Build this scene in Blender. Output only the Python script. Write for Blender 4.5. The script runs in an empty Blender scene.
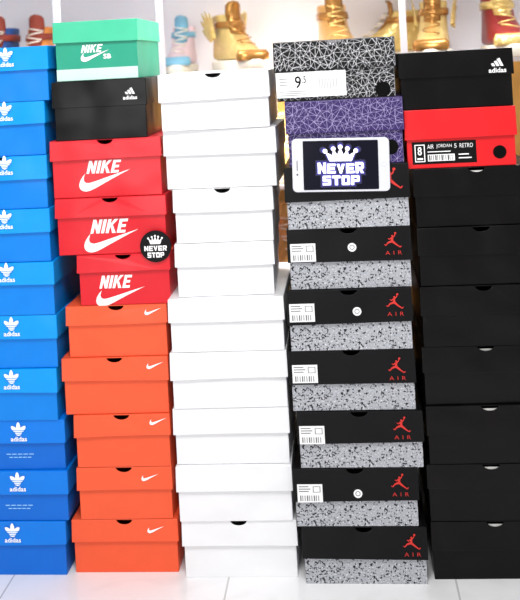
import bpy, bmesh, math, random
from mathutils import Vector, Matrix, geometry
random.seed(7)
scn = bpy.context.scene
try:
    scn.view_settings.view_transform = 'Standard'
except Exception:
    pass
COL = scn.collection

# ---------------------------------------------------------------- camera
FPX = 900.0
YAW = math.radians(5.0)
ROLL = math.radians(3.1)
SH = -0.40
D = 1.8
F = Vector((-math.sin(YAW), math.cos(YAW), 0))
RH = Vector((math.cos(YAW), math.sin(YAW), 0))
UP = Vector((0, 0, 1))
R = RH*math.cos(ROLL) - UP*math.sin(ROLL)
U = UP*math.cos(ROLL) + RH*math.sin(ROLL)
C = Vector((D*math.sin(YAW), -D*math.cos(YAW), 0))
def ray(u, v):
    return R*(u-260) + U*(300-v+SH*600) + F*FPX
def unproj(u, v, yp):
    d = ray(u, v)
    t = (yp-C.y)/d.y
    p = C + d*t
    return p.x, p.z
C.z = -unproj(240, 579, 0.0)[1]
def floor_y(u, v):
    d = ray(u, v)
    t = -C.z/d.z
    return (C+d*t).y
cam = bpy.data.cameras.new('camera')
cam.sensor_width = 36
cam.lens = 36*FPX/600
cam.shift_y = SH
cam.dof.use_dof = True
cam.dof.focus_distance = 1.79
cam.dof.aperture_fstop = 3.4
camo = bpy.data.objects.new('camera', cam)
COL.objects.link(camo)
M = Matrix((R, U, -F)).transposed().to_4x4()
M.translation = C
camo.matrix_world = M
scn.camera = camo

# ---------------------------------------------------------------- materials
def lin(c):
    return tuple(((x/255)/12.92 if x/255 <= .04045 else ((x/255+.055)/1.055)**2.4) for x in c)+(1,)
MATS = {}
def mat(name, rgb, rough=.5, metal=0, var=.06, bump=.05, emit=0, scale=30, coat=0, emitcol=None, spec=.5, quilt=0, dent=0):
    if name in MATS: return MATS[name]
    m = bpy.data.materials.new(name); m.use_nodes = True
    nt = m.node_tree; b = nt.nodes['Principled BSDF']
    c = lin(rgb)
    tc = nt.nodes.new('ShaderNodeTexCoord')
    n = nt.nodes.new('ShaderNodeTexNoise'); n.inputs['Scale'].default_value = scale; n.inputs['Detail'].default_value = 4
    nt.links.new(tc.outputs['Object'], n.inputs['Vector'])
    mx = nt.nodes.new('ShaderNodeMix'); mx.data_type = 'RGBA'
    mx.inputs[6].default_value = tuple(x*(1-var) for x in c[:3])+(1,)
    mx.inputs[7].default_value = tuple(min(1, x*(1+var)) for x in c[:3])+(1,)
    nt.links.new(n.outputs['Fac'], mx.inputs[0])
    nt.links.new(mx.outputs[2], b.inputs['Base Color'])
    b.inputs['Roughness'].default_value = rough
    b.inputs['Metallic'].default_value = metal
    b.inputs['Coat Weight'].default_value = coat
    b.inputs['Specular IOR Level'].default_value = spec
    if bump:
        bp = nt.nodes.new('ShaderNodeBump'); bp.inputs['Strength'].default_value = bump; bp.inputs['Distance'].default_value = .002
        src = n.outputs['Fac']
        if quilt:
            vo = nt.nodes.new('ShaderNodeTexVoronoi'); vo.inputs['Scale'].default_value = quilt
            nt.links.new(tc.outputs['Object'], vo.inputs['Vector']); src = vo.outputs['Distance']
        nt.links.new(src, bp.inputs['Height'])
        last = bp
        if dent:   # slow waviness of board, different on every box
            oi = nt.nodes.new('ShaderNodeObjectInfo'); ad = nt.nodes.new('ShaderNodeVectorMath'); ad.operation = 'ADD'
            nt.links.new(tc.outputs['Object'], ad.inputs[0]); nt.links.new(oi.outputs['Location'], ad.inputs[1])
            n2 = nt.nodes.new('ShaderNodeTexNoise'); n2.inputs['Scale'].default_value = 9; n2.inputs['Detail'].default_value = 1
            nt.links.new(ad.outputs[0], n2.inputs['Vector'])
            b2 = nt.nodes.new('ShaderNodeBump'); b2.inputs['Strength'].default_value = dent; b2.inputs['Distance'].default_value = .02
            nt.links.new(n2.outputs['Fac'], b2.inputs['Height']); nt.links.new(bp.outputs[0], b2.inputs['Normal']); last = b2
        nt.links.new(last.outputs[0], b.inputs['Normal'])
    if emit:
        b.inputs['Emission Color'].default_value = lin(emitcol or rgb)
        b.inputs['Emission Strength'].default_value = emit
    MATS[name] = m
    return m

def speckle_mat():
    m = bpy.data.materials.new('grey_speckle_card'); m.use_nodes = True
    nt = m.node_tree; b = nt.nodes['Principled BSDF']; b.inputs['Roughness'].default_value = .5
    b.inputs['Specular IOR Level'].default_value = .25
    tc = nt.nodes.new('ShaderNodeTexCoord')
    def blot(scale, lo, hi, loc, det=2):
        mp = nt.nodes.new('ShaderNodeMapping'); mp.inputs['Location'].default_value = loc
        nt.links.new(tc.outputs['Object'], mp.inputs['Vector'])
        n = nt.nodes.new('ShaderNodeTexNoise'); n.inputs['Scale'].default_value = scale; n.inputs['Detail'].default_value = det
        n.inputs['Roughness'].default_value = .6
        nt.links.new(mp.outputs[0], n.inputs['Vector'])
        r = nt.nodes.new('ShaderNodeMapRange'); r.inputs[1].default_value = lo; r.inputs[2].default_value = hi
        nt.links.new(n.outputs['Fac'], r.inputs[0]); return r.outputs[0]
    a = blot(225, .575, .595, (0, 0, 0)); w = blot(300, .60, .64, (3, 5, 1))
    m1 = nt.nodes.new('ShaderNodeMix'); m1.data_type = 'RGBA'
    m1.inputs[6].default_value = lin((168, 170, 176)); m1.inputs[7].default_value = lin((228, 229, 232))
    nt.links.new(w, m1.inputs[0])
    m2 = nt.nodes.new('ShaderNodeMix'); m2.data_type = 'RGBA'; m2.inputs[7].default_value = lin((16, 16, 20))
    nt.links.new(a, m2.inputs[0]); nt.links.new(m1.outputs[2], m2.inputs[6])
    nt.links.new(m2.outputs[2], b.inputs['Base Color'])
    return m

K = dict(spec=.3, dent=.42)
blue1 = mat('bright_blue_card', (0, 150, 238), .36, **K)
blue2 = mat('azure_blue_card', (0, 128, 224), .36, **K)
red = mat('red_card', (216, 32, 44), .34, **K)
orange = mat('orange_card', (238, 92, 54), .38, **K)
white = mat('white_card', (236, 236, 238), .45, var=.02, spec=.3, dent=.7)
black = mat('black_card', (8, 6, 7), .32, spec=.18, dent=.6)
blackj = mat('matte_black_card', (11, 11, 13), .42, spec=.16, dent=.3)
mint = mat('mint_green_card', (70, 190, 150), .45, **K)
teal = mat('green_card', (36, 156, 126), .45, **K)
pmint = mat('pale_mint_band', (200, 232, 220), .5, spec=.3)
redj = mat('scarlet_card', (220, 28, 34), .36, **K)
inkw = mat('white_ink', (250, 250, 250), .5, bump=0, var=0)
inkk = mat('black_ink', (8, 8, 8), .5, bump=0, var=0, spec=.15)
inkr = mat('red_ink', (208, 40, 30), .5, bump=0, var=0)
inkb = mat('blue_ink', (0, 140, 232), .5, bump=0, var=0)
inkpb = mat('pale_blue_ink', (150, 205, 245), .5, bump=0, var=0)
paper = mat('sticker_paper', (240, 240, 240), .5, bump=0, var=.02)
inkg = mat('grey_ink', (105, 105, 105), .5, bump=0, var=0)
tissue = mat('pale_tissue_paper', (235, 233, 228), .7, bump=.1)
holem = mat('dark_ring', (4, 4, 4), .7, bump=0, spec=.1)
speck = speckle_mat()
crk = mat('glossy_black_card', (10, 10, 12), .4, spec=.2)
crp = mat('purple_card', (52, 36, 94), .42, spec=.25)
lnw = mat('white_line_ink', (225, 225, 230), .5, bump=0, var=0)
lnp = mat('lilac_line_ink', (176, 164, 208), .5, bump=0, var=0)

# ---------------------------------------------------------------- 2D decal builder
TXT = {}
def text_mesh(s, offset=0.0, shear=0.0, space=1.0):
    k = (s, offset, shear, space)
    if k in TXT: return TXT[k]
    cu = bpy.data.curves.new('t', 'FONT'); cu.body = s; cu.offset = offset; cu.shear = shear; cu.size = 1
    cu.space_character = space; cu.resolution_u = 3
    ob = bpy.data.objects.new('t', cu); COL.objects.link(ob)
    dg = bpy.context.evaluated_depsgraph_get(); dg.update()
    me = bpy.data.meshes.new_from_object(ob.evaluated_get(dg))
    vs = [(v.co.x, v.co.y) for v in me.vertices]; fs = [tuple(p.vertices) for p in me.polygons]
    bpy.data.objects.remove(ob); bpy.data.meshes.remove(me); bpy.data.curves.remove(cu)
    x0 = min(v[0] for v in vs); x1 = max(v[0] for v in vs); y0 = min(v[1] for v in vs); y1 = max(v[1] for v in vs)
    vs = [((v[0]-x0)/(x1-x0), (v[1]-y0)/(y1-y0)) for v in vs]
    TXT[k] = (vs, fs); return TXT[k]
BLK = {
 'N': [[(0, 0), (.3, 0), (.3, 1), (0, 1)], [(0, 1), (.3, 1), (1, 0), (.7, 0)], [(.7, 0), (1, 0), (1, 1), (.7, 1)]],
 'E': [[(0, 0), (.32, 0), (.32, 1), (0, 1)], [(.3, 0), (1, 0), (1, .24), (.3, .24)], [(.3, .38), (.9, .38), (.9, .62), (.3, .62)], [(.3, .76), (1, .76), (1, 1), (.3, 1)]],
 'V': [[(0, 1), (.34, 1), (.62, 0), (.38, 0)], [(.66, 1), (1, 1), (.62, 0), (.38, 0)]],
 'R': [[(0, 0), (.32, 0), (.32, 1), (0, 1)], [(.3, .78), (.85, .78), (1, .88), (.85, 1), (.3, 1)], [(.7, .45), (1, .5), (1, .9), (.7, .9)], [(.3, .38), (.9, .38), (1, .52), (.3, .58)], [(.36, .42), (.68, .42), (1, 0), (.66, 0)]],
 'S': [[(0, .76), (1, .76), (1, 1), (.1, 1), (0, .9)], [(0, .4), (.32, .4), (.32, .9), (0, .9)], [(0, .42), (.1, .39), (1, .39), (1, .61), (0, .61)], [(.68, .1), (1, .1), (1, .58), (.68, .58)], [(0, 0), (.9, 0), (1, .1), (1, .24), (0, .24)]],
 'T': [[(0, .74), (1, .74), (1, 1), (0, 1)], [(.33, 0), (.67, 0), (.67, .76), (.33, .76)]],
 'O': [[(0, .1), (.32, .1), (.32, .9), (0, .9)], [(.68, .1), (1, .1), (1, .9), (.68, .9)], [(.1, 0), (.9, 0), (1, .1), (1, .24), (0, .24), (0, .1)], [(0, .76), (1, .76), (1, .9), (.9, 1), (.1, 1), (0, .9)]],
 'P': [[(0, 0), (.32, 0), (.32, 1), (0, 1)], [(.3, .78), (1, .78), (1, .9), (.9, 1), (.3, 1)], [(.7, .4), (1, .4), (1, .9), (.7, .9)], [(.3, .34), (.9, .34), (1, .44), (1, .56), (.3, .56)]]}
class Decal:
    def __init__(s): s.v = []; s.f = []; s.m = []; s.mats = []; s.n = 0
    def _mi(s, m):
        if m not in s.mats: s.mats.append(m)
        return s.mats.index(m)
    def raw(s, vs, fs, m):
        o = len(s.v); y = -0.0004 - s.n*0.000025; s.n += 1
        s.v += [(a, y, b) for a, b in vs]
        i = s._mi(m)
        for f in fs: s.f.append(tuple(o+k for k in f)); s.m.append(i)
    def poly(s, pts, m): s.raw(pts, [tuple(range(len(pts)))], m)
    def rect(s, x0, z0, x1, z1, m): s.poly([(x0, z0), (x1, z0), (x1, z1), (x0, z1)], m)
    def circ(s, x, z, r, m, n=20, rz=None):
        rz = rz or r
        s.poly([(x+r*math.cos(2*math.pi*i/n), z+rz*math.sin(2*math.pi*i/n)) for i in range(n)], m)
    def text(s, t, x0, z0, x1, z1, m, offset=.0, shear=0., space=1.):
        vs, fs = text_mesh(t, offset, shear, space)
        s.raw([(x0+a*(x1-x0), z0+b*(z1-z0)) for a, b in vs], fs, m)
    def block(s, t, x0, z0, x1, z1, m, grow=0, gap=.14, arc=0):
        n = len(t); cw = (x1-x0)/(n+gap*(n-1))
        for i, ch in enumerate(t):
            cx = x0+i*cw*(1+gap); k = abs(i-(n-1)/2)/((n-1)/2); dz = arc*k*k
            for P in BLK[ch]:
                mx = sum(p[0] for p in P)/len(P); mz = sum(p[1] for p in P)/len(P)
                s.poly([(cx+p[0]*cw+(grow if p[0] > mx else -grow), z0+dz*p[1]+p[1]*(z1-z0)+(grow if p[1] > mz else -grow)) for p in P], m)
    def stroke(s, p, q, w0, w1, m):
        d = (Vector(q)-Vector(p)).normalized(); n = Vector((-d.y, d.x))
        p = Vector(p); q = Vector(q)
        s.poly([tuple(p+n*w0), tuple(p-n*w0), tuple(q-n*w1), tuple(q+n*w1)], m)
        s.circ(q.x, q.y, w1, m, 8)
    def build(s, name, parent, loc=(0, 0, 0)):
        me = bpy.data.meshes.new(name); me.from_pydata(s.v, [], s.f)
        for m in s.mats: me.materials.append(m)
        for p, i in zip(me.polygons, s.m): p.material_index = i
        ob = bpy.data.objects.new(name, me); COL.objects.link(ob); ob.parent = parent; ob.location = loc
        return ob
def bez(p0, p1, p2, p3, n=10):
    return [tuple((1-t)**3*a+3*(1-t)**2*t*b+3*(1-t)*t*t*c+t**3*d for a, b, c, d in zip(p0, p1, p2, p3)) for t in [i/n for i in range(n)]]
SW = bez((1, .46), (.35, .10), (.27, 0), (.15, 0))+bez((.15, 0), (.02, 0), (-.05, .16), (.15, .40))+bez((.15, .40), (.09, .26), (.11, .185), (.20, .185))+bez((.20, .185), (.27, .185), (.45, .27), (1, .46))
def swoosh(d, x0, z0, x1, z1, m):
    d.poly([(x0+a*(x1-x0), z0+b/.46*(z1-z0)) for a, b in SW], m)
NIK = [
 [[(0, 0), (.17, 0), (.17, 1), (0, 1)], [(.0, 1), (.17, 1), (.52, 0), (.35, 0)], [(.35, 0), (.52, 0), (.52, 1), (.35, 1)]],
 [[(.60, 0), (.78, 0), (.78, 1), (.60, 1)]],
 [[(.86, 0), (1.04, 0), (1.04, 1), (.86, 1)], [(1.04, .36), (1.42, 1), (1.20, 1), (1.04, .66)], [(1.03, .60), (1.12, .70), (1.45, 0), (1.24, 0)]],
 [[(1.50, 0), (1.68, 0), (1.68, 1), (1.50, 1)], [(1.68, 0), (1.98, 0), (1.98, .20), (1.68, .20)], [(1.68, .4), (1.93, .4), (1.93, .6), (1.68, .6)], [(1.68, .8), (1.98, .8), (1.98, 1), (1.68, 1)]]]
def nike(d, x0, z0, x1, z1, m):
    for L in NIK:
        for P in L:
            d.poly([(x0+(a+.22*b)/2.2*(x1-x0), z0+b*(z1-z0)) for a, b in P], m)
def trefoil(d, cx, cz, s, m, bg):
    for px_, pz_, rw, rl, ang in ((0, .20, .155, .36, 0), (.27, .02, .165, .36, -48), (-.27, .02, .165, .36, 48)):
        a = math.radians(ang); P = []
        for i in range(20):
            t = 2*math.pi*i/20; x = rw*math.sin(t)*(1-.12*math.cos(t)); z = rl*math.cos(t)
            P.append((cx+s*(px_+x*math.cos(a)-z*math.sin(a)), cz+s*(pz_+x*math.sin(a)+z*math.cos(a))))
        d.poly(P, m)
    d.circ(cx, cz-s*.20, s*.25, m, 18, s*.24)
    for k in range(3):
        z = cz-s*(.07+.125*k); w = s*(.5-.07*k); t = s*.024
        n = 6; up = [(cx+w*(2*i/n-1), z+t+s*.05*(2*i/n-1)**2) for i in range(n+1)]; lo = [(x, zz-2*t) for x, zz in up[::-1]]
        d.poly(up+lo, bg)
def bars(d, cx, cz, s, m):
    for i, h in enumerate((.35, .62, .9)):
        x = cx-s*.5+i*s*.34
        hh = s*h*.75
        d.poly([(x+s*.1, cz), (x+s*.34, cz), (x+s*.34-hh*.45+s*.0, cz+hh), (x+s*.10-hh*.45, cz+hh*.86)], m)
def jumpman(d, x0, z0, s, m):
    P = lambda a, b: (x0+a*s, z0+b*s)
    d.circ(*P(.66, .97), .07*s, m, 12)
    d.circ(*P(.46, .80), .06*s, m, 12)
    d.stroke(P(.47, .70), P(.60, .80), .045*s, .03*s, m)
    d.stroke(P(.60, .80), P(.64, .93), .03*s, .026*s, m)
    d.stroke(P(.45, .72), P(.44, .46), .065*s, .075*s, m)
    d.stroke(P(.42, .70), P(.28, .58), .04*s, .03*s, m)
    d.stroke(P(.28, .58), P(.20, .64), .026*s, .026*s, m)
    d.stroke(P(.42, .46), P(.18, .38), .075*s, .05*s, m)
    d.stroke(P(.18, .38), P(.04, .22), .045*s, .03*s, m)
    d.stroke(P(.04, .22), P(-.04, .26), .036*s, .026*s, m)
    d.stroke(P(.45, .46), P(.68, .26), .075*s, .052*s, m)
    d.stroke(P(.68, .26), P(.92, .08), .048*s, .03*s, m)
    d.stroke(P(.92, .08), P(1.0, .15), .036*s, .026*s, m)
def crown(d, cx, z0, w, h, m, g=0):
    pts = [(-.36, 0), (.36, 0), (.5, .72), (.27, .42), (.22, .86), (.10, .46), (0, 1), (-.10, .46), (-.22, .86), (-.27, .42), (-.5, .72)]
    d.poly([(cx+a*w, z0+b*h) for a, b in pts], m)
    for a, b in ((.5, .74), (.23, .9), (0, 1.03), (-.23, .9), (-.5, .74)):
        d.circ(cx+a*w, z0+b*h, .075*w+g, m, 10)

# ---------------------------------------------------------------- solid helpers
def prism(bm, pts, axis, a, b, mi=0):
    def mk(p, t):
        return {'y': (p[0], t, p[1]), 'z': (p[0], p[1], t), 'x': (t, p[0], p[1])}[axis]
    A = [bm.verts.new(mk(p, a)) for p in pts]; B = [bm.verts.new(mk(p, b)) for p in pts]
    fs = [bm.faces.new(A), bm.faces.new(B[::-1])]
    n = len(pts)
    for i in range(n):
        fs.append(bm.faces.new((A[i], B[i], B[(i+1) % n], A[(i+1) % n])))
    for f in fs: f.material_index = mi
def slab(bm, x0, x1, y0, y1, z0, z1, mi=0):
    prism(bm, [(x0, y0), (x1, y0), (x1, y1), (x0, y1)], 'z', z0, z1, mi)
def finish(bm, name, mats, parent=None, loc=(0, 0, 0), bevel=0, smooth=False):
    bmesh.ops.recalc_face_normals(bm, faces=bm.faces)
    me = bpy.data.meshes.new(name); bm.to_mesh(me); bm.free()
    for m in (mats if isinstance(mats, list) else [mats]): me.materials.append(m)
    if smooth:
        for p in me.polygons: p.use_smooth = True
    ob = bpy.data.objects.new(name, me); COL.objects.link(ob)
    ob.location = loc
    if parent: ob.parent = parent
    if bevel:
        b = ob.modifiers.new('bevel', 'BEVEL'); b.width = bevel; b.segments = 2; b.limit_method = 'ANGLE'
    return ob
def empty(name, loc, rz=0):
    e = bpy.data.objects.new(name, None); e.empty_display_size = .05
    COL.objects.link(e); e.location = loc; e.rotation_euler = (0, 0, rz); return e
def web(W, H, cell, lw, seed):
    rnd = random.Random(seed)
    nx = max(2, int(W/cell)); nz = max(2, int(H/cell)+1)
    pts = []
    for i in range(nx+1):
        for j in range(nz+1):
            x = i/nx*W; z = j/nz*H
            if 0 < i < nx: x += rnd.uniform(-.6, .6)*W/nx
            if 0 < j < nz: z += rnd.uniform(-.48, .48)*H/nz
            pts.append(Vector((x, z)))
    vs, es, fs, *_ = geometry.delaunay_2d_cdt(pts, [], [], 0, 1e-6)
    Q = []
    for a, b in es:
        p, q = vs[a], vs[b]
        if (p.x == q.x and p.x in (0, W)) or (p.y == q.y and p.y in (0, H)): continue
        d = (q-p)
        if d.length < 1e-5: continue
        n = Vector((-d.y, d.x)).normalized()*lw*rnd.uniform(.3, .8)
        Q.append([p+n, p-n, q-n, q+n])
    return Q
def add_web(ob, x0, x1, z0, z1, yf, d, m, cell, lw, seed, yb=None):
    yb = yf if yb is None else yb
    me = ob.data; me.materials.append(m)
    bm = bmesh.new(); bm.from_mesh(me); e = .00025
    def yy(z): return yf+(yb-yf)*(z-z0)/(z1-z0)-e
    for q in web(x1-x0, z1-z0, cell, lw, seed):
        P = [(min(x1, max(x0, x0+p.x)), min(z1, max(z0, z0+p.y))) for p in q]
        f = bm.faces.new([bm.verts.new((a, yy(b), b)) for a, b in P]); f.material_index = 1
    for sx, s in ((x1, 1), (x0, -1)):
        for q in web(d-.002, z1-z0, cell, lw, seed+s+5):
            f = bm.faces.new([bm.verts.new((sx+s*(e+.0012), yf+.003+max(0, p.x), min(z1, max(z0, z0+p.y)))) for p in q]); f.material_index = 1
    bm.to_mesh(me); bm.free()
T = .0018
def notched(w, z0, z1, r, rz, cx=0, segs=8):
    pts = [(-w/2+w*i/segs, z0) for i in range(segs)]+[(w/2, z0), (w/2, z1)]
    if r:
        n = 12
        for i in range(n+1):
            a = math.pi*i/n; pts.append((cx+r*math.cos(a), z1-rz*math.sin(a)))
    pts.append((-w/2, z1)); return pts
def build_box(name, X, Y, Z, w, h, d, yaw, mb, ml, lidf, notch=True, ncx=0, flap=False):
    flare = .0024
    root = empty('shoe_box', (X, Y, Z), yaw)
    plain = name in ('white', 'black', 'orange', 'blue', 'blue2')
    if plain: lidf += random.uniform(-.04, .03)
    skew = random.uniform(-.0015, .0015)
    bow = random.uniform(-.0012, .0018) if plain else 0
    wb = w-2*T-.0026
    y0 = T+.0014; y1 = d-T-.0006
    hb = h-T
    r = .0165 if notch else 0
    bm = bmesh.new()
    prism(bm, notched(wb, 0, hb, r*1.1, r*.75, ncx, 1), 'y', y0, y0+T)
    prism(bm, notched(wb, 0, hb, 0, 0, 0, 1), 'y', y1-T, y1)
    slab(bm, -wb/2, -wb/2+T, y0+T, y1-T, 0, hb)
    slab(bm, wb/2-T, wb/2, y0+T, y1-T, 0, hb)
    slab(bm, -wb/2+T, wb/2-T, y0+T, y1-T, 0, T)
    body = finish(bm, 'box_body', mb, root, bevel=.0009)
    if flap:   # wrapping paper showing in the thumb notch
        bm = bmesh.new(); slab(bm, -.05, .05, y0+T+.0006, y0+T+.0014, hb-.05, hb-.0058)
        finish(bm, 'tissue_paper', tissue, root)
    bm = bmesh.new(); hl = h*lidf; zl = h-hl
    prism(bm, notched(w, zl, h, r, r*.62, ncx), 'y', 0, T)
    prism(bm, notched(w, zl, h, 0, 0), 'y', d-T, d)
    slab(bm, -w/2, -w/2+T, T, d-T, zl, h)
    slab(bm, w/2-T, w/2, T, d-T, zl, h)
    slab(bm, -w/2+T, w/2-T, T, d-T, h-T, h)
    for v in bm.verts:
        if v.co.z < zl+.0005:
            k = v.co.x/(w/2)
            if v.co.y < .01: v.co.y -= flare
            if abs(v.co.x) > w/2-.01: v.co.x += math.copysign(flare*.3, v.co.x)
            v.co.z += skew*k + bow*(1-k*k)
    lid = finish(bm, 'lid', ml, root, bevel=.0010)
    if name in ('crk', 'crp'):
        m = lnw if name == 'crk' else lnp
        cell = .0094 if name == 'crk' else .0092; lw = .00048 if name == 'crk' else .00045
        add_web(body, -wb/2+.0008, wb/2-.0008, .001, hb, y0, y1-y0, m, cell, lw, 3)
        add_web(lid, -w/2+.0012, w/2-.0012, zl+.0014, h-.0014, -flare-.0001, d-.004, m, cell, lw, 11, yb=0)
    return root, body, lid

def S(y):
    return (unproj(300, 200, y)[0]-unproj(200, 200, y)[0])/100

cols = {}
def column(key, ubot, vbot, boxes, depth, yaw, group):
    Y = floor_y(ubot, vbot)
    cols[key] = Y
    res = []
    n = len(boxes)
    zs = []
    for i, b in enumerate(boxes):
        uc = (b['u'][0]+b['u'][1])/2
        if i: uc = (uc+(boxes[i-1]['u'][0]+boxes[i-1]['u'][1])/2)/2
        zs.append(unproj(uc, b['v'], Y)[1])
    zs.append(0.0)
    for i in range(n-1, -1, -1):
        b = boxes[i]; z0 = zs[i+1]; h = zs[i]-z0
        vm = b['v']+12
        yy = Y+b.get('dy', random.uniform(-.003, .004))
        xl = unproj(b['u'][0], vm, yy)[0]; xr = unproj(b['u'][1], vm, yy)[0]
        w = xr-xl; X = (xl+xr)/2
        k = b['k']
        mb, ml, lf = KIND[k]
        yw = math.radians(yaw+b.get('yaw', random.uniform(-.5, .5)))
        root, body, lid = build_box(k, X, yy, z0, w, h-.0008, b.get('d', depth), yw, mb, ml, b.get('lf', lf), b.get('n', True), ncx=b.get('nx', 0), flap=b.get('flap', False))
        if b.get('g', True): root['group'] = group
        root['category'] = 'shoe box'
        root['label'] = b.get('label', LAB[k])
        def L(u, v, yy=yy, X=X, z0=z0):
            a, c = unproj(u, v, yy); return (a-X, c-z0)
        if 'deco' in b: b['deco'](root, body, lid, L, S(yy), w, h)
        res.append(root)
    return res
KIND = {
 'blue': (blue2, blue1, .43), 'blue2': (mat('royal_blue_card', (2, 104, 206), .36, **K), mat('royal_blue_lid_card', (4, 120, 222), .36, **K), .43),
 'green': (teal, mint, .36), 'ablack': (black, black, .45), 'red': (red, red, .34), 'orange': (orange, orange, .40),
 'white': (white, white, .46), 'crk': (crk, crk, .5), 'crp': (crp, crp, .5), 'jor': (speck, blackj, .55),
 'scarlet': (redj, redj, .5), 'black': (black, black, .46)}
LAB = {
 'blue': 'bright blue cardboard shoe box with white three-leaf logo', 'blue2': 'deeper blue cardboard shoe box with white three-leaf logo',
 'green': 'mint green shoe box with pale base band and white tick logo', 'ablack': 'black shoe box with small white three-bar logo on lid',
 'red': 'red cardboard shoe box with big white tick logo', 'orange': 'orange cardboard shoe box with small white tick on lid',
 'white': 'plain white cardboard shoe box in a tall stack', 'crk': 'black shoe box with white crackle lines and size sticker',
 'crp': 'purple shoe box with pale crackle lines, behind a phone', 'jor': 'black-lidded shoe box with grey speckled base and red jumper logo',
 'scarlet': 'scarlet red shoe box with black product sticker', 'black': 'plain black cardboard shoe box in a tall stack'}
def on_lid(dec, name, lid):
    return dec.build(name, lid, (0, -.0024, 0))
def on_body(dec, name, body):
    return dec.build(name, body, (0, T+.0013, 0))

# --- decorations
def d_blue(lu, lv, fine=False):
    def f(root, body, lid, L, s, w, h):
        d = Decal(); x, z = L(lu, lv)
        trefoil(d, x, z+2.8*s, 14*s, inkw, inkb)
        d.text('adidas', x-8.5*s, z-9.0*s, x+8.5*s, z-4.2*s, inkw, .02)
        on_lid(d, 'printed_logo', lid)
        if fine:
            d = Decal()
            for k, ww in enumerate((15, 12)): 
                zz = h*.30-k*3.2*s
                for q in range(5): d.rect(x-ww*s+q*ww*.4*s, zz, x-ww*s+(q*.4+.32)*ww*s, zz+.9*s, inkpb)
            on_body(d, 'fine_print', body)
    return f
def d_green(root, body, lid, L, s, w, h):
    d = Decal(); d.rect(-w/2+.003, 0.001, w/2-.003, h*.20, pmint)
    on_body(d, 'base_band', body)
    d = Decal(); x, z = L(80, 62)
    nike(d, x+1*s, z+9*s, x+24*s, z+17*s, inkw)
    swoosh(d, x, z, x+30*s, z+11*s, inkw)
    d.text('SB', x+24*s, z+2*s, x+32*s, z+7*s, inkw, .03)
    on_body(d, 'printed_logo', body)
def d_ablack(u, v, s0=1):
    def f(root, body, lid, L, s, w, h):
        d = Decal(); x, z = L(u, v)
        bars(d, x, z, 11*s*s0, inkw)
        d.text('adidas', x-8*s*s0, z-6*s*s0, x+8*s*s0, z-1.5*s*s0, inkw, .02)
        on_lid(d, 'printed_logo', lid)
    return f
def d_red(n, sw):
    def f(root, body, lid, L, s, w, h):
        d = Decal()
        x0, z0 = L(n[0], n[3]); x1, z1 = L(n[2], n[1]); nike(d, x0, z0, x1, z0+(n[3]-n[1])*s, inkw)
        x0, z0 = L(sw[0], sw[3]); swoosh(d, x0, z0, x0+(sw[2]-sw[0])*s, z0+(sw[3]-sw[1])*s, inkw)
        on_body(d, 'printed_logo', body)
    return f
def d_or(u, v):
    def f(root, body, lid, L, s, w, h):
        d = Decal(); x, z = L(u, v); swoosh(d, x-9*s, z-3.5*s, x+9*s, z+3.5*s, inkw)
        on_lid(d, 'printed_logo', lid)
    return f
def d_jor(j, lab=None, tag=None, air=True, js=15.5):
    def f(root, body, lid, L, s, w, h):
        d = Decal(); x, z = L(*j)
        jumpman(d, x-js*.5*s, z-js*.45*s, js*s, inkr)
        if air:
            d.text('AIR', x-8*s, z-js*.45*s-6*s, x+8*s, z-js*.45*s-2.2*s, inkr, -.008, space=1.8)
        on_lid(d, 'printed_logo', lid)
        if lab:
            d = Decal(); x, z = L(*lab)
            W = 25*s; H = 18*s
            d.rect(x, z-H, x+W, z, paper)
            for i in range(3): d.rect(x+W*.06, z-H*(.16+.13*i), x+W*(.45+.07*(i % 2)), z-H*(.11+.13*i), inkg)
            for i in range(9):
                a = x+W*(.10+.09*i); d.rect(a, z-H*.92, a+W*(.03 if i % 3 else .05), z-H*.62, inkg)
            d.rect(x+W*.62, z-H*.45, x+W*.92, z-H*.12, inkg); d.rect(x+W*.65, z-H*.42, x+W*.89, z-H*.15, paper)
            on_lid(d, 'size_sticker', lid)
        if tag:
            d = Decal(); x, z = L(*tag); d.circ(x, z, 4.3*s, paper); d.circ(x, z, 2.5*s, inkg); d.circ(x, z, 1.8*s, paper)
            on_lid(d, 'round_sticker', lid)
    return f
def d_crk(root, body, lid, L, s, w, h):
    d = Decal(); x, z = L(277, 98.5)
    W = 69*s; H = 25*s
    d.rect(x, z, x+W, z+H, paper)
    d.text('9', x+W*.27, z+H*.36, x+W*.36, z+H*.84, inkk, .012)
    d.text('.5', x+W*.375, z+H*.56, x+W*.43, z+H*.84, inkk, .01)
    for i in range(3): d.rect(x+W*.05, z+H*(.08+.075*i), x+W*(.42-.05*(i % 2)), z+H*(.105+.075*i), inkg)
    for i in range(3): d.rect(x+W*.05, z+H*(.50+.12*i), x+W*(.17), z+H*(.53+.12*i), inkg)
    for i in range(12):
        a = x+W*(.62+.022*i); d.rect(a, z+H*.30, a+W*.006, z+H*.70, inkg)
    d.build('size_sticker', body, (0, -.0031, 0))
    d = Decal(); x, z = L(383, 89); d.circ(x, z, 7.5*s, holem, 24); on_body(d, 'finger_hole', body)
def d_crp(root, body, lid, L, s, w, h):
    d = Decal(); x, z = L(391, 147); d.circ(x, z, 7.5*s, holem, 24); on_body(d, 'finger_hole', body)
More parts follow.
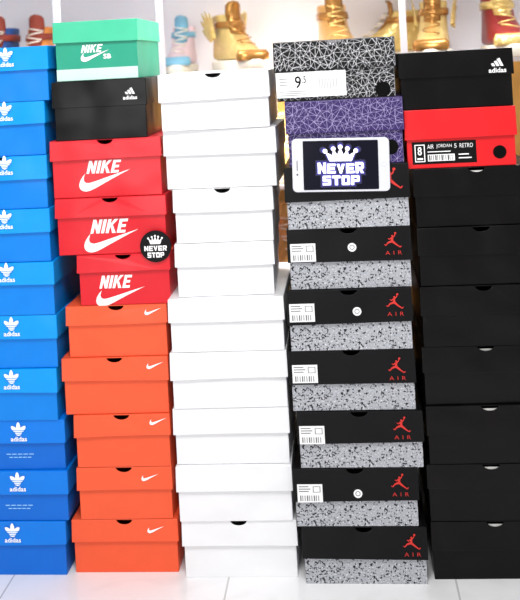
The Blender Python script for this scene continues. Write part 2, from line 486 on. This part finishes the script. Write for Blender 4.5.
def d_scar(root, body, lid, L, s, w, h):
    d = Decal(); x, z = L(413, 165); W = 62*s; H = 22*s
    d.rect(x, z, x+W, z+H, inkk)
    d.rect(x+W*.04, z+H*.1, x+W*.20, z+H*.88, inkw); d.rect(x+W*.055, z+H*.14, x+W*.185, z+H*.84, inkk)
    d.text('8', x+W*.085, z+H*.40, x+W*.15, z+H*.78, inkw, .02)
    d.rect(x+W*.075, z+H*.2, x+W*.165, z+H*.28, inkw)
    q = z+H*.68; t = z+H*.87
    d.text('AIR', x+W*.24, q, x+W*.34, t, inkw, -.005); d.text('JORDAN', x+W*.38, q, x+W*.62, t, inkw, -.005)
    d.text('5', x+W*.66, q, x+W*.695, t, inkw, -.005); d.text('RETRO', x+W*.745, q, x+W*.95, t, inkw, -.005)
    d.rect(x+W*.24, z+H*.52, x+W*.60, z+H*.56, inkw)
    d.rect(x+W*.24, z+H*.12, x+W*.66, z+H*.42, inkw)
    for i in range(12):
        a = x+W*(.26+.032*i); d.rect(a, z+H*.15, a+W*(.010 if i % 3 else .02), z+H*.39, inkk)
    d.rect(x+W*.72, z+H*.2, x+W*.92, z+H*.25, inkw); d.rect(x+W*.72, z+H*.36, x+W*.88, z+H*.41, inkw)
    on_body(d, 'product_sticker', body)
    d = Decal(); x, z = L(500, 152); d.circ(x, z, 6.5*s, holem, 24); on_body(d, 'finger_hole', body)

# --- columns (top to bottom)
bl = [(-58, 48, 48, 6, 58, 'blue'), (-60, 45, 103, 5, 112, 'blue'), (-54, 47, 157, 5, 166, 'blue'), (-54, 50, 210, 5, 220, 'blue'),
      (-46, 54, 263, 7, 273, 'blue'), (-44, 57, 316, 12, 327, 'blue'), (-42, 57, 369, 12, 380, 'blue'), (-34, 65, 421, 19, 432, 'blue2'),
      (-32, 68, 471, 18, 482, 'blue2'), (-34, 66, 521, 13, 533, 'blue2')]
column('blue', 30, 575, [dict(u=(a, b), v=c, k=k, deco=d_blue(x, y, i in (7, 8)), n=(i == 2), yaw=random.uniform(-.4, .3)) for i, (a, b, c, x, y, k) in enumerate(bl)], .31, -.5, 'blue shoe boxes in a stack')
c2 = [
 dict(u=(53, 137), v=20, k='green', deco=d_green, n=False, yaw=1.0, g=False, d=.25),
 dict(u=(52, 146), v=80, k='ablack', deco=d_ablack(130, 94, .9), n=False, yaw=1, g=False, d=.24, label='black shoe box below the green one'),
 dict(u=(50, 161), v=139, k='red', deco=d_red((86, 161, 121, 174), (78, 171, 133, 192)), yaw=.4),
 dict(u=(55, 166), v=197, k='red', deco=d_red((90, 220, 128, 234), (83, 231, 141, 253)), n=True, dy=0, yaw=0),
 dict(u=(77, 170), v=254, k='red', deco=d_red((99, 276, 132, 289), (95, 288, 147, 307)), label='narrower red shoe box with big white tick logo', dy=0, yaw=0),
 dict(u=(66, 167), v=305, k='orange', deco=d_or(153, 311), yaw=0, dy=.001),
 dict(u=(62, 168), v=357, k='orange', deco=d_or(155, 365), yaw=.3),
 dict(u=(74, 170), v=414, k='orange', deco=d_or(158, 421), yaw=.3),
 dict(u=(77, 172), v=467, k='orange', deco=d_or(150, 477), yaw=.5),
 dict(u=(72, 178), v=520, k='orange', deco=d_or(156, 529), yaw=0)]
column('nike', 125, 574, c2, .31, 0, 'red and orange shoe boxes in a stack')
wb = [(158, 269, 72), (163, 276, 129), (173, 273, 188), (175, 274, 243), (168, 284, 297), (170, 287, 351), (173, 289, 408), (176, 292, 465), (182, 297, 521)]
column('white', 240, 579, [dict(u=(a, b), v=v, k='white', n=(i in (0, 2, 8)), d=(.23 if i in (1, 2, 3) else .30), yaw=(.6, -1.2, .5, 1.4, -.3, .2, -.2, .3, 0)[i], dy=(-.006, .003, .006, .007, -.006, -.003, .002, -.004, .003)[i]) for i, (a, b, v) in enumerate(wb)], .31, 0, 'white shoe boxes in a stack')
c4 = [
 dict(u=(273, 395), v=39, k='crk', deco=d_crk, g=False),
 dict(u=(285, 403), v=99, k='crp', deco=d_crp, n=False, g=False, dy=0, yaw=.4),
 dict(u=(284, 409), v=165, k='jor', deco=d_jor((391, 180), None, None, False, 21), dy=0, yaw=.4),
 dict(u=(287, 411), v=228, k='jor', deco=d_jor((393, 241), (290, 244), (352, 247))),
 dict(u=(287, 412), v=289, k='jor', deco=d_jor((395, 302), (289, 304), (357, 311))),
 dict(u=(289, 415), v=350, k='jor', deco=d_jor((397, 366), (292, 365), None)),
 dict(u=(297, 423), v=411, k='jor', deco=d_jor((402, 425), (299, 426), None)),
 dict(u=(293, 418), v=468, k='jor', deco=d_jor((400, 482), (297, 484), (358, 493))),
 dict(u=(302, 427), v=527, k='jor', deco=d_jor((412, 542), None, None))]
column('jordan', 365, 585, c4, .31, -.4, 'black and speckled shoe boxes in a stack')
c5 = [(413, 536, 167), (417, 541, 226), (420, 543, 285), (422, 545, 346), (426, 549, 405), (427, 551, 464), (431, 555, 522)]
column('black', 480, 581, [
 dict(u=(398, 513), v=50, k='ablack', deco=d_ablack(497, 66, 1.05), g=False, n=False),
 dict(u=(404, 516), v=108, k='scarlet', deco=d_scar, g=False, n=False)] +
 [dict(u=(a, b), v=v, k='black', n=True, nx=.006, d=.31, flap=(i in (0, 3, 4, 5, 6))) for i, (a, b, v) in enumerate(c5)], .31, 0, 'black shoe boxes in a stack')

# ---------------------------------------------------------------- phone
yj = cols['jordan']-.0120
s = S(yj)
px, pz = unproj(340, 165, yj)
root = empty('smartphone', (px, yj, pz-.053)); root.rotation_euler = (0, math.radians(1.5), 0)
root['category'] = 'phone'; root['label'] = 'white smartphone lying sideways showing a glowing crown on black'
def rrect(w, h, r, n=5):
    P = []
    for cx, cz, a0 in ((w/2-r, h/2-r, 0), (-w/2+r, h/2-r, 90), (-w/2+r, -h/2+r, 180), (w/2-r, -h/2+r, 270)):
        for i in range(n+1):
            a = math.radians(a0+90*i/n); P.append((cx+r*math.cos(a), cz+r*math.sin(a)))
    return P
W = 96*s; H = 53*s
bm = bmesh.new(); prism(bm, [(a, b+.053) for a, b in rrect(W, H, .009)], 'y', 0, .009)
finish(bm, 'phone_case', mat('white_plastic', (216, 217, 224), .25, bump=0, var=0, coat=.3), root, bevel=.0015)
d = Decal()
d.poly([(a, b+.053) for a, b in rrect(74*s, 48.5*s, .002)], mat('screen_black', (5, 5, 12), .2, bump=0, var=0, spec=.2, emit=.25, emitcol=(22, 20, 58)))
z = .053
lay = [(mat('screen_glow_low', (18, 16, 60), .4, bump=0, var=0, emit=.25), 3.0), (mat('screen_glow_mid', (44, 40, 130), .4, bump=0, var=0, emit=.3), 1.6),
       (mat('screen_glow_high', (130, 128, 215), .4, bump=0, var=0, emit=.35), .5),
       (mat('screen_white', (255, 255, 255), .4, bump=0, var=0, emit=.8), 0)]
for m, g in lay:
    g *= s*.8
    crown(d, 0, z+4.0*s-g*.6, 30*s+2*g, 13.5*s+1.5*g, m, g*.3)
    d.block('NEVER', -22.5*s, z-8*s, 22.5*s, z+1.2*s, m, g, gap=.17, arc=1.5*s)
    d.block('STOP', -18*s, z-19.5*s, 18*s, z-10.2*s, m, g, gap=.17)
d.build('phone_screen', root, (0, -.0003, 0))
d = Decal(); d.circ(42.5*s, z, 1.9*s, mat('pale_grey_ink', (170, 170, 176), .5, bump=0, var=0)); d.circ(42.5*s, z, 1.5*s, inkw); d.build('home_button', root, (0, -.0003, 0))
d = Decal(); d.rect(-43.5*s, z-5*s, -42.6*s, z+5*s, inkg); d.circ(-43*s, z-9*s, .9*s, inkk); d.build('earpiece', root, (0, -.0003, 0))

# ---------------------------------------------------------------- round badge
yb = cols['nike']-.0063
s = S(yb); bx, bz = unproj(155.5, 246.5, yb)
root = empty('badge', (bx, yb, bz-16*s)); root['category'] = 'badge'
root['label'] = 'round black badge with white crown stuck on red box'
bm = bmesh.new(); prism(bm, [(16*s*math.cos(i*math.pi/20), 16*s+16*s*math.sin(i*math.pi/20)) for i in range(40)], 'y', 0, .0035)
finish(bm, 'badge_disc', mat('badge_black', (12, 12, 14), .35, bump=0, spec=.15), root, bevel=.0008)
d = Decal(); z = 16*s
crown(d, 0, z+2.5*s, 14*s, 8*s, inkw)
d.block('NEVER', -11.5*s, z-4.3*s, 11.5*s, z+.8*s, inkw); d.block('STOP', -8.5*s, z-11*s, 8.5*s, z-5.8*s, inkw)
d.build('printed_logo', root, (0, 0, 0))

# ---------------------------------------------------------------- room shell
def tile_mat():
    m = bpy.data.materials.new('pale_tile'); m.use_nodes = True; nt = m.node_tree; b = nt.nodes['Principled BSDF']
    b.inputs['Roughness'].default_value = .12
    tc = nt.nodes.new('ShaderNodeTexCoord'); mp = nt.nodes.new('ShaderNodeMapping'); mp.inputs['Location'].default_value = (.12, .1, 0)
    br = nt.nodes.new('ShaderNodeTexBrick'); br.offset = 0; br.inputs['Scale'].default_value = 1
    br.inputs['Brick Width'].default_value = .45; br.inputs['Row Height'].default_value = .45; br.inputs['Mortar Size'].default_value = .002
    br.inputs['Color1'].default_value = lin((238, 237, 238)); br.inputs['Color2'].default_value = lin((235, 234, 236)); br.inputs['Mortar'].default_value = lin((196, 194, 194))
    nz = nt.nodes.new('ShaderNodeTexNoise'); nz.inputs['Scale'].default_value = 5; nz.inputs['Detail'].default_value = 8; nz.inputs['Distortion'].default_value = 1.5
    r = nt.nodes.new('ShaderNodeMapRange'); r.inputs[1].default_value = .5; r.inputs[2].default_value = .75; r.inputs[4].default_value = .25
    mx = nt.nodes.new('ShaderNodeMix'); mx.data_type = 'RGBA'; mx.inputs[7].default_value = lin((190, 187, 187))
    nt.links.new(tc.outputs['Object'], mp.inputs[0]); nt.links.new(mp.outputs[0], br.inputs[0]); nt.links.new(tc.outputs['Object'], nz.inputs[0])
    nt.links.new(nz.outputs['Fac'], r.inputs[0]); nt.links.new(r.outputs[0], mx.inputs[0]); nt.links.new(br.outputs['Color'], mx.inputs[6])
    nt.links.new(mx.outputs[2], b.inputs['Base Color']); return m
bm = bmesh.new(); slab(bm, -2, 2, -2.5, 1.2, -.05, 0)
o = finish(bm, 'floor', tile_mat()); o['kind'] = 'structure'
bm = bmesh.new(); slab(bm, -2, 2, 1.1, 1.2, 0, 2.4)
o = finish(bm, 'wall_back', mat('pale_wall', (225, 220, 224), .7)); o['kind'] = 'structure'

# ---------------------------------------------------------------- display cabinet
CF, CB = .50, .97
XA, XB = -1.05, .95
YS = .65
zsh = unproj(235, 71, YS)[1]
lowz = zsh-.30
low2 = zsh-.56
root = empty('display_cabinet', ((XA+XB)/2, CF, 0)); root['category'] = 'display cabinet'
root['label'] = 'pale open display cabinet with shelves of golden shoes'
off = Vector(((XA+XB)/2, CF, 0))
def part(name, x0, x1, y0, y1, z0, z1, m, bevel=.002):
    bm = bmesh.new(); slab(bm, x0-off.x, x1-off.x, y0-off.y, y1-off.y, z0, z1); return finish(bm, name, m, root, bevel=bevel)
cream = mat('cream_laminate', (246, 243, 244), .5, var=.03, scale=6)
part('back_panel', XA, XB, CB-.02, CB, zsh-.012, 1.75, mat('white_panel', (250, 247, 251), .25, var=.03, scale=3))
part('lower_back_panel', XA, XB, CB-.02, CB, 0, zsh-.012, mat('gold_panel', (232, 176, 88), .5, var=.35, scale=12))
part('side_panel', XA, XA+.02, CF, CB-.02, 0, 1.75, cream); part('side_panel', XB-.02, XB, CF, CB-.02, 0, 1.75, cream)
part('base', XA+.02, XB-.02, CF, CB-.02, 0, .10, mat('tan_laminate', (190, 150, 95), .5))
part('top_panel', XA, XB, CF, CB, 1.75, 1.78, cream)
shm = mat('shelf_white', (246, 244, 246), .25, bump=0)
for z in (low2, lowz, zsh, zsh+.34):
    part('shelf', XA+.02, XB-.02, CF+.03, CB-.02, z-.012, z, shm)
for u in (57, 160, 404):
    x = unproj(u, 40, CF)[0]; part('door_frame', x-.008, x+.008, CF, CF+.02, .10, 1.75, mat('pale_metal', (240, 236, 241), .3, metal=.05, bump=0))

# ---------------------------------------------------------------- high-top sneakers
def loft(bm, slices, n=28, mi=0, cap0=True, cap1=True):
    rings = []
    for z, xh, xf, w in slices:
        mid = (xh+xf)/2; a = (xf-xh)/2; rg = []
        for i in range(n):
            t = 2*math.pi*i/n; cx = math.cos(t); sy = math.sin(t)
            cx = math.copysign(abs(cx)**.85, cx); sy = math.copysign(abs(sy)**.85, sy)
            rg.append(bm.verts.new((mid+a*cx, w*sy*(1+.10*cx-.10*math.exp(-((cx+.15)/.3)**2)), z)))
        rings.append(rg)
    for A, B in zip(rings, rings[1:]):
        for i in range(n): bm.faces.new((A[i], A[(i+1) % n], B[(i+1) % n], B[i])).material_index = mi
    if cap0: bm.faces.new(rings[0][::-1])
    if cap1: bm.faces.new(rings[-1])
gold = mat('gold_leather', (240, 202, 126), .26, metal=.45, var=.3, bump=.6, scale=60, quilt=120)
goldd = mat('bronze_leather', (218, 168, 98), .28, metal=.4, var=.35, bump=.6, scale=60, quilt=120)
amber = mat('amber_leather', (236, 148, 66), .45, metal=.1, var=.2, scale=50)
brownm = mat('brown_suede', (150, 62, 44), .7, var=.2)
navy = mat('navy_suede', (40, 84, 150), .6, var=.2)
crim = mat('crimson_leather', (140, 34, 34), .35, var=.25, bump=.4, scale=60)
pale = mat('pale_rose_leather', (232, 206, 212), .45, var=.15)
aqua = mat('aqua_trim', (120, 176, 200), .45, var=.15)
solem = mat('cream_rubber', (244, 236, 218), .5)
goldt = mat('dark_gold_trim', (176, 124, 60), .25, metal=.55, var=.3)
def shoe(u, z, yaw, m, label, wings, Y=YS, sc=1.0, trim=None, lace=None):
    vref = 60 if z > lowz+.1 else (180 if z > low2+.1 else 280)
    x = unproj(u, vref, Y)[0]
    trim = trim or m
    r = empty('sneaker', (x, Y, z), math.radians(yaw)); r.scale = (sc,)*3
    r['category'] = 'shoe'; r['label'] = label; r['group'] = 'sneakers in the display cabinet'
    bm = bmesh.new(); loft(bm, [(0, -.125, .135, .040), (.004, -.130, .140, .044), (.022, -.131, .142, .045), (.028, -.128, .139, .043)])
    finish(bm, 'sole', solem, r, smooth=True)
    up = [(.026, -.125, .135, .042), (.042, -.126, .132, .042), (.056, -.125, .112, .040), (.070, -.122, .075, .037), (.086, -.119, .045, .035), (.106, -.114, .022, .034), (.128, -.113, .004, .034), (.146, -.116, -.002, .036), (.150, -.112, -.006, .033), (.146, -.104, -.016, .026), (.11, -.10, -.03, .022)]
    bm = bmesh.new(); loft(bm, up)
    o = finish(bm, 'upper', m, r, smooth=True); sb = o.modifiers.new('s', 'SUBSURF'); sb.levels = sb.render_levels = 1
    bm = bmesh.new(); loft(bm, [(.112, -.1175, .0215, .0365), (.113, -.119, .023, .038), (.129, -.119, .010, .038), (.130, -.1175, .008, .0365)], cap0=False, cap1=False)
    finish(bm, 'ankle_strap', trim, r, smooth=True)
    bm = bmesh.new(); loft(bm, [(.026, .075, .137, .0425), (.030, .072, .138, .0435), (.042, .085, .136, .0435), (.052, .098, .122, .038)], cap0=False)
    finish(bm, 'toe_cap', trim, r, smooth=True)
    bm = bmesh.new(); g = []
    for zz, xx, ww in ((.09, .030, .020), (.12, .006, .021), (.15, -.006, .022), (.172, -.004, .021), (.180, .002, .014)):
        g.append([bm.verts.new((xx+.010*(1-(k/3)**2), ww*k/3, zz)) for k in range(-3, 4)])
    for A, B in zip(g, g[1:]):
        for i in range(6): bm.faces.new((A[i], A[i+1], B[i+1], B[i]))
    o = finish(bm, 'tongue', trim, r, smooth=True); so = o.modifiers.new('t', 'SOLIDIFY'); so.thickness = .005
    bm = bmesh.new()
    for k in range(7):
        zz = .066+.012*k; xx = [.098, .074, .056, .042, .031, .022, .014][k]
        pts = [(xx+.006*(1-(j/3)**2)-.010*abs(j/3)**3, .020*j/3, zz+.003+.004*(j/3)*(1 if k % 2 else -1)) for j in range(-3, 4)]
        rr = []
        for p in pts:
            rr.append([bm.verts.new((p[0]+.0022*math.cos(q*math.pi/3), p[1], p[2]+.0022*math.sin(q*math.pi/3))) for q in range(6)])
        for A, B in zip(rr, rr[1:]):
            for i in range(6): bm.faces.new((A[i], A[(i+1) % 6], B[(i+1) % 6], B[i]))
        bm.faces.new(rr[0]); bm.faces.new(rr[-1][::-1])
    finish(bm, 'laces', lace or solem, r, smooth=True)
    if wings:
        for sgn in (-1, 1):
            bm = bmesh.new()
            for k, (ang, ln) in enumerate(((92, .070), (108, .08), (124, .085), (140, .08), (156, .065))):
                a = math.radians(ang); dx, dz = math.cos(a), math.sin(a); nx, nz = -dz, dx
                P = []
                for t, wd in ((0, .009), (.4, .011), (.8, .009), (1, .002)): P.append((-.04+dx*ln*t+nx*wd, .085+dz*ln*t+nz*wd))
                for t, wd in ((1, .002), (.8, .009), (.4, .011), (0, .009)): P.append((-.04+dx*ln*t-nx*wd, .085+dz*ln*t-nz*wd))
                yb = sgn*(.040+.0022*k); prism(bm, P, 'y', yb, yb+sgn*.002)
            for v in bm.verts: v.co.y += sgn*max(0, v.co.z-.10)*.22
            finish(bm, 'wing', m, r, bevel=.0008)
    return r
shoe(38, zsh, -90, amber, 'amber orange high-top sneaker with red-brown trim', False, sc=1.02, trim=brownm)
shoe(-1, zsh, -90, navy, 'navy blue high-top sneaker with brown trim', False, sc=1.04, trim=brownm)
shoe(183, zsh, -90, pale, 'pale pink high-top sneaker with aqua trim', False, Y=.78, sc=.92, trim=aqua)
shoe(236, zsh, -62, gold, 'shiny gold high-top sneaker with feathered wings', True, sc=1.05, trim=goldt, lace=goldt)
shoe(337, zsh, -80, goldd, 'bronze gold high-top sneaker seen from the toe', False, sc=1.12, trim=goldt, lace=gold)
shoe(435, zsh, -100, gold, 'gold high-top sneaker with wings and gold laces', True, sc=1.08, trim=goldt, lace=goldt)
shoe(503, zsh, -88, crim, 'dark red high-top sneaker with gold trim', False, sc=1.15, trim=gold, lace=gold)
shoe(392, zsh, 180, gold, 'plain gold high-top sneaker on a back row', False, Y=.895, sc=1.0, trim=goldt)
for u in (172, 286, 405):
    shoe(u, lowz, -70, gold, 'gold sneaker on lower shelf behind the boxes', False)
shoe(288, low2, -70, goldd, 'bronze gold sneaker on lowest shelf behind the boxes', False, sc=1.1)

# ---------------------------------------------------------------- lights
w = bpy.data.worlds.new('world'); scn.world = w; w.use_nodes = True
w.node_tree.nodes['Background'].inputs[0].default_value = (1, .995, .99, 1)
w.node_tree.nodes['Background'].inputs[1].default_value = .56
def area(name, loc, target, size, energy, color=(1, 1, 1)):
    l = bpy.data.lights.new(name, 'AREA'); l.size = size; l.energy = energy; l.color = color
    o = bpy.data.objects.new(name, l); COL.objects.link(o); o.location = loc
    o.rotation_euler = (Vector(target)-Vector(loc)).to_track_quat('-Z', 'Y').to_euler(); return o
area('ceiling_light', (.1, -1.2, 2.4), (0, 0, .45), .6, 36)
area('front_light', (-.6, -2.4, 1.0), (0, 0, .30), .9, 17)
area('cabinet_light', (-.3, .58, 1.70), (-.1, .82, .9), .4, 22, (1, .985, 1))
area('cabinet_light', (.5, .58, 1.70), (.4, .82, .9), .4, 19, (1, .985, 1))
area('lower_cabinet_light', (0, .56, zsh-.03), (0, .8, zsh-.3), .2, 4, (1, .9, .75))
